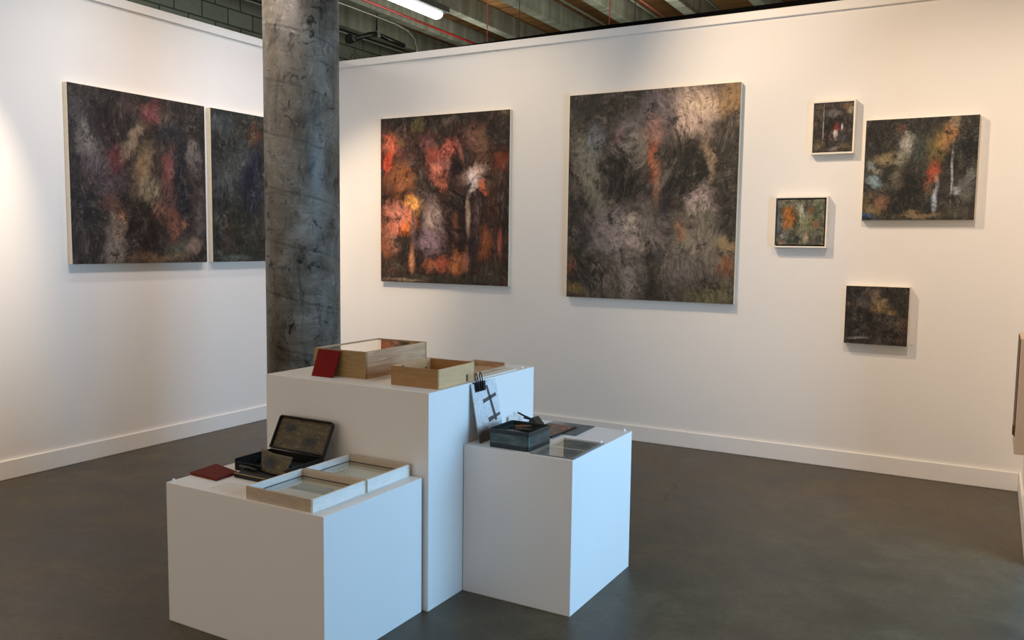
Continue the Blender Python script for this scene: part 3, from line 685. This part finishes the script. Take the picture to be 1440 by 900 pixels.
# front lip with a paler strip along its edge
boxes('front_flap', [(-.070, .105, -D2-.082, -D2-.003, .0, .017)], 'dark_tin', P, bevel=.002)
boxes('flap_edge', [(-.070, .105, -D2-.084, -D2-.078, .017, .0195)], 'tan_wood', P)
bm = bmesh.new(); tube(bm, [(-.090, -D2-.040, .004), (-.088, -D2-.03, .009), (-.08, -D2-.015, .022), (-.02, -D2-.02, .024)], .0035, 6); link('wire_catch', bm, 'tin_rim', P)
bm = bmesh.new(); tube(bm, [(-.11, -D2-.012, .027), (.0, -D2-.022, .026)], .006, 8); tube(bm, [(.055, -D2-.015, .024), (.12, -D2-.006, .022)], .005, 8); link('tube_rack', bm, 'tin_rim', P)

# ------------------------------------------------------------------ wooden boxes on the tall plinth
def open_box(T, w, d, h, t_, wood_front, wood_side):
    bm = bmesh.new(); bx(bm, -w/2, w/2, -d/2, -d/2+t_, 0, h); link('front_panel', bm, wood_front, T, bevel=.0008)
    bm = bmesh.new(); bx(bm, -w/2, w/2, d/2-t_, d/2, 0, h); link('back_panel', bm, wood_front, T, bevel=.0008)
    for s in (-1, 1):
        bm = bmesh.new(); xa, xb = sorted((s*w/2, s*(w/2-t_))); bx(bm, xa, xb, -d/2+t_, d/2-t_, 0, h); link('side_panel', bm, wood_side, T, bevel=.0008)
    boxes('bottom_board', [(-w/2+t_, w/2-t_, -d/2+t_, d/2-t_, .002, .007)], wood_side, T)
B1 = thing('display_box', 'larger deep wooden display box with glass top on the tallest plinth', 'box', (2.845, -3.052, ZT), math.radians(1.2), 'wooden boxes on the tallest plinth')
open_box(B1, .302, .486, .123, .013, 'tan_wood', 'streak_wood')
boxes('glass_top', [(-.138, .138, -.230, .230, .1165, .1195)], 'glass', B1)
boxes('inner_mat', [(-.138, .138, -.230, .230, .007, .009)], 'sketch', B1)
# red card leaning on its front
bm = bmesh.new(); slab(bm, [(2.732, -3.352, ZT+.0005), (2.857, -3.349, ZT+.0005), (2.868, -3.311, 1.048), (2.741, -3.313, 1.050)], (0, .007, .0022))
tag(link('red_card', bm, 'red_card', bevel=.001), 'dark red card leaning on the front of the glass-topped wooden box', 'card')
B2 = thing('display_box', 'smaller plain brown open wooden box at the front corner of the tallest plinth', 'box', (3.298, -3.185, ZT), math.radians(1.0), 'wooden boxes on the tallest plinth')
open_box(B2, .244, .302, .083, .009, 'brown_wood', 'light_wood')
for px, py in ((-.062, -.146), (.045, -.125)):
    bm = bmesh.new(); bmesh.ops.create_uvsphere(bm, u_segments=12, v_segments=8, radius=.0045)
    link('knob', bm, 'panel_dark', B2, (px, py, .0845))
boxes('side_slot', [(.1222, .1232, .075, .090, .004, .034)], 'panel_dark', B2)
B3 = thing('display_tray', 'low grey-brown wooden tray behind the small brown box on the tallest plinth', 'tray', (3.275, -2.835, ZT))
bm = bmesh.new(); w, d, t_, h = .182, .34, .009, .034
bx(bm, -w/2, w/2, -d/2, -d/2+t_, 0, h); bx(bm, -w/2, w/2, d/2-t_, d/2, 0, h); bx(bm, -w/2, -w/2+t_, -d/2+t_, d/2-t_, 0, h); bx(bm, w/2-t_, w/2, -d/2+t_, d/2-t_, 0, h-.016)
link('tray_frame', bm, 'streak_wood', B3, bevel=.001)
boxes('base_board', [(-w/2+t_, w/2-t_, -d/2+t_, d/2-t_, .001, .006)], 'streak_wood', B3)
bm = bmesh.new(); slab(bm, [(3.372, -3.01, ZT), (3.425, -3.01, ZT), (3.425, -2.655, ZT), (3.372, -2.655, ZT)], (0, 0, .006))
tag(link('paper_stack', bm, 'paper', bevel=.001), 'narrow cream card strip beside the low tray on the tallest plinth', 'paper')

def pin(label, x, y, z):
    bm = bmesh.new(); tube(bm, [(0, 0, 0), (0, 0, .006), (0, 0, .012)], [.006, .0065, .004], 12)
    tag(link('corner_bumper', bm, 'pin', loc=(x, y, z)), label, 'bumper', 'clear bumpers on the plinths')
pin('small clear bumper at the left corner of the lowest plinth', 2.604, -4.012, ZL)
pin('small clear bumper at the back corner of the tallest plinth', 3.422, -2.598, ZT)
pin('small clear bumper at the back corner of the mid-height plinth', 3.945, -2.53, ZR)

# ------------------------------------------------------------------ things on the right plinth
TN = thing('metal_tin', 'worn blue-green metal tin full of dark paint things on the mid-height plinth', 'tin', (3.657, -3.035, ZR))
w, d, h, t_ = .100, .102, .082, .003
def rr2(w, d, r, n=4):
    pts = []
    for cx, cy, a0 in ((w-r, d-r, 0), (-w+r, d-r, 90), (-w+r, -d+r, 180), (w-r, -d+r, 270)):
        for k in range(n+1):
            a = math.radians(a0+90*k/n); pts.append((cx+r*math.cos(a), cy+r*math.sin(a)))
    return pts
def ring_wall(rows, close_bottom=True):
    bm = bmesh.new(); R = []
    for pts, z in rows: R.append([bm.verts.new((x, y, z)) for x, y in pts])
    for a, b in zip(R, R[1:]):
        for k in range(len(a)):
            j = (k+1) % len(a); f = bm.faces.new((a[k], a[j], b[j], b[k])); f.smooth = False
    if close_bottom: bm.faces.new(R[0][::-1]); bm.faces.new(R[-1])
    bmesh.ops.recalc_face_normals(bm, faces=bm.faces[:])
    return bm
link('tin_body', ring_wall([(rr2(w-.003, d-.003, .012), 0), (rr2(w-.003, d-.003, .012), .014), (rr2(w-.001, d-.001, .012), .018), (rr2(w-.001, d-.001, .012), h-.019),
     (rr2(w-.004, d-.004, .010), h-.018), (rr2(w-.007, d-.007, .010), h-.018), (rr2(w-.007, d-.007, .010), .004)]), 'green_tin', TN)
link('rim', ring_wall([(rr2(w, d, .012), h-.019), (rr2(w, d, .012), h-.002), (rr2(w-.001, d-.001, .012), h), (rr2(w-.004, d-.004, .010), h), (rr2(w-.005, d-.005, .010), h-.019), (rr2(w, d, .012), h-.019)], False), 'tin_rim', TN)
link('foot_band', ring_wall([(rr2(w, d, .013), 0.0), (rr2(w, d, .013), .020), (rr2(w-.002, d-.002, .012), .022), (rr2(w-.004, d-.004, .012), .0215), (rr2(w-.004, d-.004, .012), 0.0), (rr2(w, d, .013), 0.0)], False), 'tin_rim', TN)
# crusted paint tubes and rags lying in it
def paint_tube(label, x, y, z, rz, tilt, m):
    T = thing('paint_tube', label, 'paint tube', (x, y, z), rz, 'paint tubes in the metal tin')
    bm = bmesh.new()
    rows = [(0, .0085, .0085), (.03, .0085, .0080), (.055, .0095, .005), (.075, .0105, .0012)]
    R = []
    for s, a, b in rows: R.append([bm.verts.new((s*math.cos(tilt), a*math.cos(q), s*math.sin(tilt)+b*math.sin(q))) for q in [2*PI*k/12 for k in range(12)]])
    for a, b in zip(R, R[1:]):
        for k in range(12):
            j = (k+1) % 12; bm.faces.new((a[k], a[j], b[j], b[k])).smooth = True
    bm.faces.new(R[0][::-1]); bm.faces.new(R[-1]); bmesh.ops.recalc_face_normals(bm, faces=bm.faces[:])
    link('tube_body', bm, m, T)
    bm = bmesh.new(); tube(bm, [(0, 0, 0), (-.008*math.cos(tilt), 0, -.008*math.sin(tilt)), (-.016*math.cos(tilt), 0, -.016*math.sin(tilt))], [.007, .005, .005], 10); link('cap', bm, 'black', T)
M['rust_paint'] = plain('rust_paint_crust', (112, 66, 30), .6, var=.4, scale=60)
M['umber_paint'] = plain('umber_paint_crust', (46, 36, 28), .6, var=.4, scale=60)
M['grey_tube'] = plain('dirty_lead_tube', (92, 90, 86), .45, .4, var=.3, scale=50)
M['rag'] = plain('dark_rag', (40, 34, 30), .9, var=.4, scale=30)
bm = bmesh.new(); gx = 16; vs = []
for i in range(gx+1):
    row = []
    for k in range(gx+1):
        x = -.088+.176*i/gx; y = -.088+.176*k/gx
        row.append(bm.verts.new((x, y, .047+.010*math.sin(31*x+2)*math.cos(43*y)+.004*math.sin(90*x+60*y))))
    vs.append(row)
for i in range(gx):
    for k in range(gx): bm.faces.new((vs[i][k], vs[i+1][k], vs[i+1][k+1], vs[i][k+1])).smooth = True
o = link('rag', bm, 'rag', loc=(3.657, -3.035, ZR)); tag(o, 'dark crumpled rag filling the greenish metal tin', 'rag')
o.modifiers.new('thick', 'SOLIDIFY').thickness = .003
paint_tube('rust brown paint tube at the back left inside the metal tin', 3.615, -3.010, ZR+.069, .7, .06, 'rust_paint')
paint_tube('dark umber paint tube across the middle inside the metal tin', 3.640, -3.045, ZR+.068, .25, .05, 'umber_paint')
paint_tube('grey lead paint tube nearest the front inside the metal tin', 3.620, -3.088, ZR+.068, .08, .0, 'grey_tube')

# card leaning on the tall plinth with printed double cross
cb0, ct0 = Vector((3.500, 0, ZR+.0005)), Vector((3.4505, 0, .924))
up = (ct0-cb0).normalized(); nrm = Vector((up.z, 0, -up.x)); H = (ct0-cb0).length
def cp(y, s): return cb0+up*(H*s)+Vector((0, y, 0))
CD = thing('leaning_card', 'smudged white card with brown double cross leaning on the tallest plinth', 'card', (0, 0, 0))
bm = bmesh.new(); slab(bm, [cp(-3.116, 0), cp(-2.905, 0), cp(-2.905, 1), cp(-3.116, 1)], -nrm*.004); link('card', bm, 'card', CD)
bm = bmesh.new()
def quad(pts): slab(bm, [cp(y, s)+nrm*.0001 for y, s in pts], nrm*.0006)
quad([(-3.000, .92), (-2.984, .93), (-2.942, .30), (-2.964, .30)])
quad([(-3.042, .70), (-2.925, .765), (-2.920, .71), (-3.038, .635)])
quad([(-3.018, .375), (-2.912, .415), (-2.912, .37), (-3.014, .295)])
link('printed_cross', bm, 'print_ink', CD)
# binder clip on its top edge
BC = thing('binder_clip', 'black binder clip gripping the top of the leaning white card', 'clip', tuple(cp(-3.048, 1)))
def cl(y, s, o_): return up*s+nrm*o_+Vector((0, y, 0))
bm = bmesh.new()
slab(bm, [cl(-.045, -.040, .0012), cl(-.045, .004, .006), cl(-.045, .004, -.009), cl(-.045, -.012, -.0052), cl(-.045, -.012, -.0045), cl(-.045, .0015, -.007), cl(-.045, .0015, .005), cl(-.045, -.040, .0004)], (0, .09, 0))
link('clip_body', bm, 'black', BC)
for yy in (-.028, .010):
    bm = bmesh.new()
    tube(bm, [cl(yy-.008, -.035, .004), cl(yy-.009, .004, .008), cl(yy-.011, .030, .008), cl(yy-.006, .044, .008), cl(yy+.002, .044, .008), cl(yy+.007, .030, .008), cl(yy+.008, .004, .008), cl(yy+.009, -.035, .004)], .0026, 8)
    link('clip_handle', bm, 'black', BC)

# dark glass sheet, oil study, print under glass
bm = bmesh.new(); slab(bm, [(3.572, -2.545, ZR), (3.800, -2.745, ZR), (3.800, -2.500, ZR), (3.582, -2.525, ZR)], (0, 0, .004)); bm.free()
bm = bmesh.new(); slab(bm, [(3.560, -2.752, ZR), (3.797, -2.752, ZR), (3.790, -2.520, ZR), (3.560, -2.520, ZR)], (0, 0, .004))
tag(link('glass_sheet', bm, 'slate', bevel=.0008), 'dark grey glass sheet lying at the back of the mid-height plinth', 'glass sheet')
S = thing('oil_study', 'small dark reddish oil study lying on the grey glass sheet behind the tin', 'painting', (3.655, -2.735, ZR+.004), math.radians(-2))
boxes('board', [(-.075, .075, -.125, .125, 0, .008)], 'black', S, bevel=.001)
boxes('painted_face', [(-.070, .070, -.120, .120, .008, .0086)], 'study', S)
bm = bmesh.new(); slab(bm, [(3.690, -2.925, ZR), (3.735, -2.910, ZR), (3.725, -2.880, ZR), (3.685, -2.895, ZR)], (0, 0, .008))
tag(link('ink_stick', bm, 'black', bevel=.002), 'small dark block beside the back corner of the metal tin', 'block')
G = thing('framed_print', 'two grey landscape prints under a clear glass sheet at the front of the mid-height plinth', 'print', (3.867, -2.985, ZR), math.radians(1))
boxes('mount', [(-.098, .098, -.160, .160, 0, .001)], 'paper', G)
boxes('print', [(-.082, .082, -.145, -.012, .001, .0016)], 'photo', G)
boxes('print', [(-.082, .082, .008, .145, .001, .0016)], 'photo', G)
boxes('glass_pane', [(-.100, .100, -.162, .162, .0022, .0052)], 'glass', G)
boxes('glass_edge', [(-.1015, .1015, -.1635, -.162, .0, .0052), (.100, .1015, -.162, .162, .0, .0052)], 'slate', G)
pin('small clear bumper on the right corner of the glass over the two prints', 3.947, -2.812, ZR)
# bulldog clip and folded tag behind the tin
K = thing('bulldog_clip', 'black bulldog clip standing behind the tin, beside the tall plinth', 'clip', (3.520, -2.675, ZR+.0))
bm = bmesh.new(); slab(bm, [(-.016, -.02, .0), (.050, -.02, .0), (.052, -.02, .012), (.020, -.02, .046), (.008, -.02, .046), (-.014, -.02, .016)], (0, .060, 0)); link('jaw', bm, 'umber_paint', K, bevel=.003)
bm = bmesh.new(); tube(bm, [(.008, -.005, .036), (-.030, -.020, .052), (-.058, -.035, .068)], .0045, 8); link('lever', bm, 'black', K)
bm = bmesh.new(); tube(bm, [(.0, .012, .030), (-.050, .015, .034)], .0045, 8); link('lever', bm, 'black', K)
FT = bmesh.new(); slab(FT, [(3.464, -2.785, ZR), (3.486, -2.730, ZR), (3.474, -2.730, .722), (3.452, -2.785, .722)], (.0012, 0, 0))
tag(link('paper_tag', FT, 'paper'), 'small white paper tag propped behind the black bulldog clip', 'paper')

# ------------------------------------------------------------------ light
def area(name, loc, rot, sx, sy, power, c, spread=None):
    l = bpy.data.lights.new(name, 'AREA'); l.shape = 'RECTANGLE'; l.size = sx; l.size_y = sy; l.energy = power; l.color = c
    if spread: l.spread = spread
    o = bpy.data.objects.new(name, l); o.location = loc; o.rotation_euler = rot; COL.objects.link(o); return o
def spot(name, loc, target, power, size, blend, c=(1, .80, .56), rad=.04):
    l = bpy.data.lights.new(name, 'SPOT'); l.energy = power; l.spot_size = math.radians(size); l.spot_blend = blend
    l.color = c; l.shadow_soft_size = rad
    o = bpy.data.objects.new(name, l); o.location = loc
    o.rotation_euler = (Vector(target)-Vector(loc)).to_track_quat('-Z', 'Y').to_euler(); COL.objects.link(o); return o
area('window_daylight', (XW-.02, (WY0+WY1)/2, (WZ0+WZ1)/2), (0, PI/2, 0), WZ1-WZ0-.1, WY1-WY0-.1, 151, (.345, .655, 1.0))
spot('track_spot_cluster', (3.0, -1.9, 3.95), (4.8, 0, 1.75), 258, 84, 1, (1, .753, .525))
spot('track_spot_orange', (.8, -2.2, 3.95), (.42, 0, 1.52), 340, 38, 1, (1, .773, .55))
spot('track_spot_corner', (5.0, -2.4, 3.95), (5.6, 0, .9), 165, 72, 1, (1, .82, .70))
spot('track_spot_left_wall', (1.15, -3.5, 3.75), (0, -3.53, 1.68), 400, 34, 1, (1, .78, .56))
spot('track_spot_left_far', (1.7, -1.0, 3.8), (0, -1.2, 1.75), 83, 78, 1, (1, .885, .87))
spot('track_spot_left_near', (1.9, -2.9, 3.75), (0, -2.2, 1.6), 118, 80, 1, (1, .863, .803))
spot('mid_wall_fill', (2.0, -1.7, 3.95), (1.9, 0, 1.5), 88, 80, 1, (1, .76, .50))  # unseen spot added to brighten the middle of the back wall
area('wall_fill_left', (1.05, -2.6, 4.05), (0, -math.atan2(1.05, 3.1), 0), .15, 4.6, 40, (1, .90, .84))  # unseen strip light added to even out the left wall
area('room_ceiling_fill', (3.2, -5.5, 4.35), (0, 0, 0), 4, 4, 28, (1, .836, .60))
area('front_fill', (2.6, -9.9, 2.1), (PI/2, 0, 0), 6.5, 3.2, 89, (1, .87, .735))  # unseen panel added behind the camera to lift the camera-facing sides
for k, (x, y, z, p) in enumerate(((-.62, 3.4, 3.7, 25), (2.0, 3.0, 3.6, 50), (4.6, 2.6, 3.6, 50), (-1.9, -1.2, 3.7, 45))):  # unseen point lights added to brighten the ceiling beyond the partitions
    l = bpy.data.lights.new('overhead_fill', 'POINT'); l.energy = p; l.color = (.97, 1, .86); l.shadow_soft_size = .15
    o = bpy.data.objects.new('overhead_fill', l); o.location = (x, y, z); COL.objects.link(o)
w = bpy.data.worlds.new('world'); SC.world = w; w.use_nodes = True
w.node_tree.nodes['Background'].inputs[0].default_value = (.6, .75, 1, 1); w.node_tree.nodes['Background'].inputs[1].default_value = .3

# ------------------------------------------------------------------ camera (solved from the walls, plinths and floor lines)
cam = bpy.data.cameras.new('camera'); co = bpy.data.objects.new('camera', cam); COL.objects.link(co)
F, PIT, ROL, YAW = 1194.8735, math.radians(5.1842), math.radians(.7318), math.radians(-29.5114)
fw = Vector((math.sin(YAW)*math.cos(PIT), math.cos(YAW)*math.cos(PIT), -math.sin(PIT)))
r = Vector((math.cos(YAW), -math.sin(YAW), 0)); u = r.cross(fw)
r2 = r*math.cos(ROL)+u*math.sin(ROL); u2 = -r*math.sin(ROL)+u*math.cos(ROL)
mt = Matrix((r2, u2, -fw)).transposed().to_4x4(); mt.translation = Vector((5.4345, -6.2614, 1.55))
co.matrix_world = mt
cam.sensor_fit = 'HORIZONTAL'; cam.sensor_width = 36; cam.lens = F*36/1440; cam.clip_start = .05
SC.camera = co
SC.view_settings.view_transform = 'Standard'; SC.view_settings.look = 'None'; SC.view_settings.exposure = 0; SC.view_settings.gamma = 1
SC.view_settings.use_curve_mapping = False
SC.cycles.use_denoising = True
SC.cycles.sample_clamp_indirect = 6
SC.cycles.max_bounces = 10; SC.cycles.transparent_max_bounces = 12
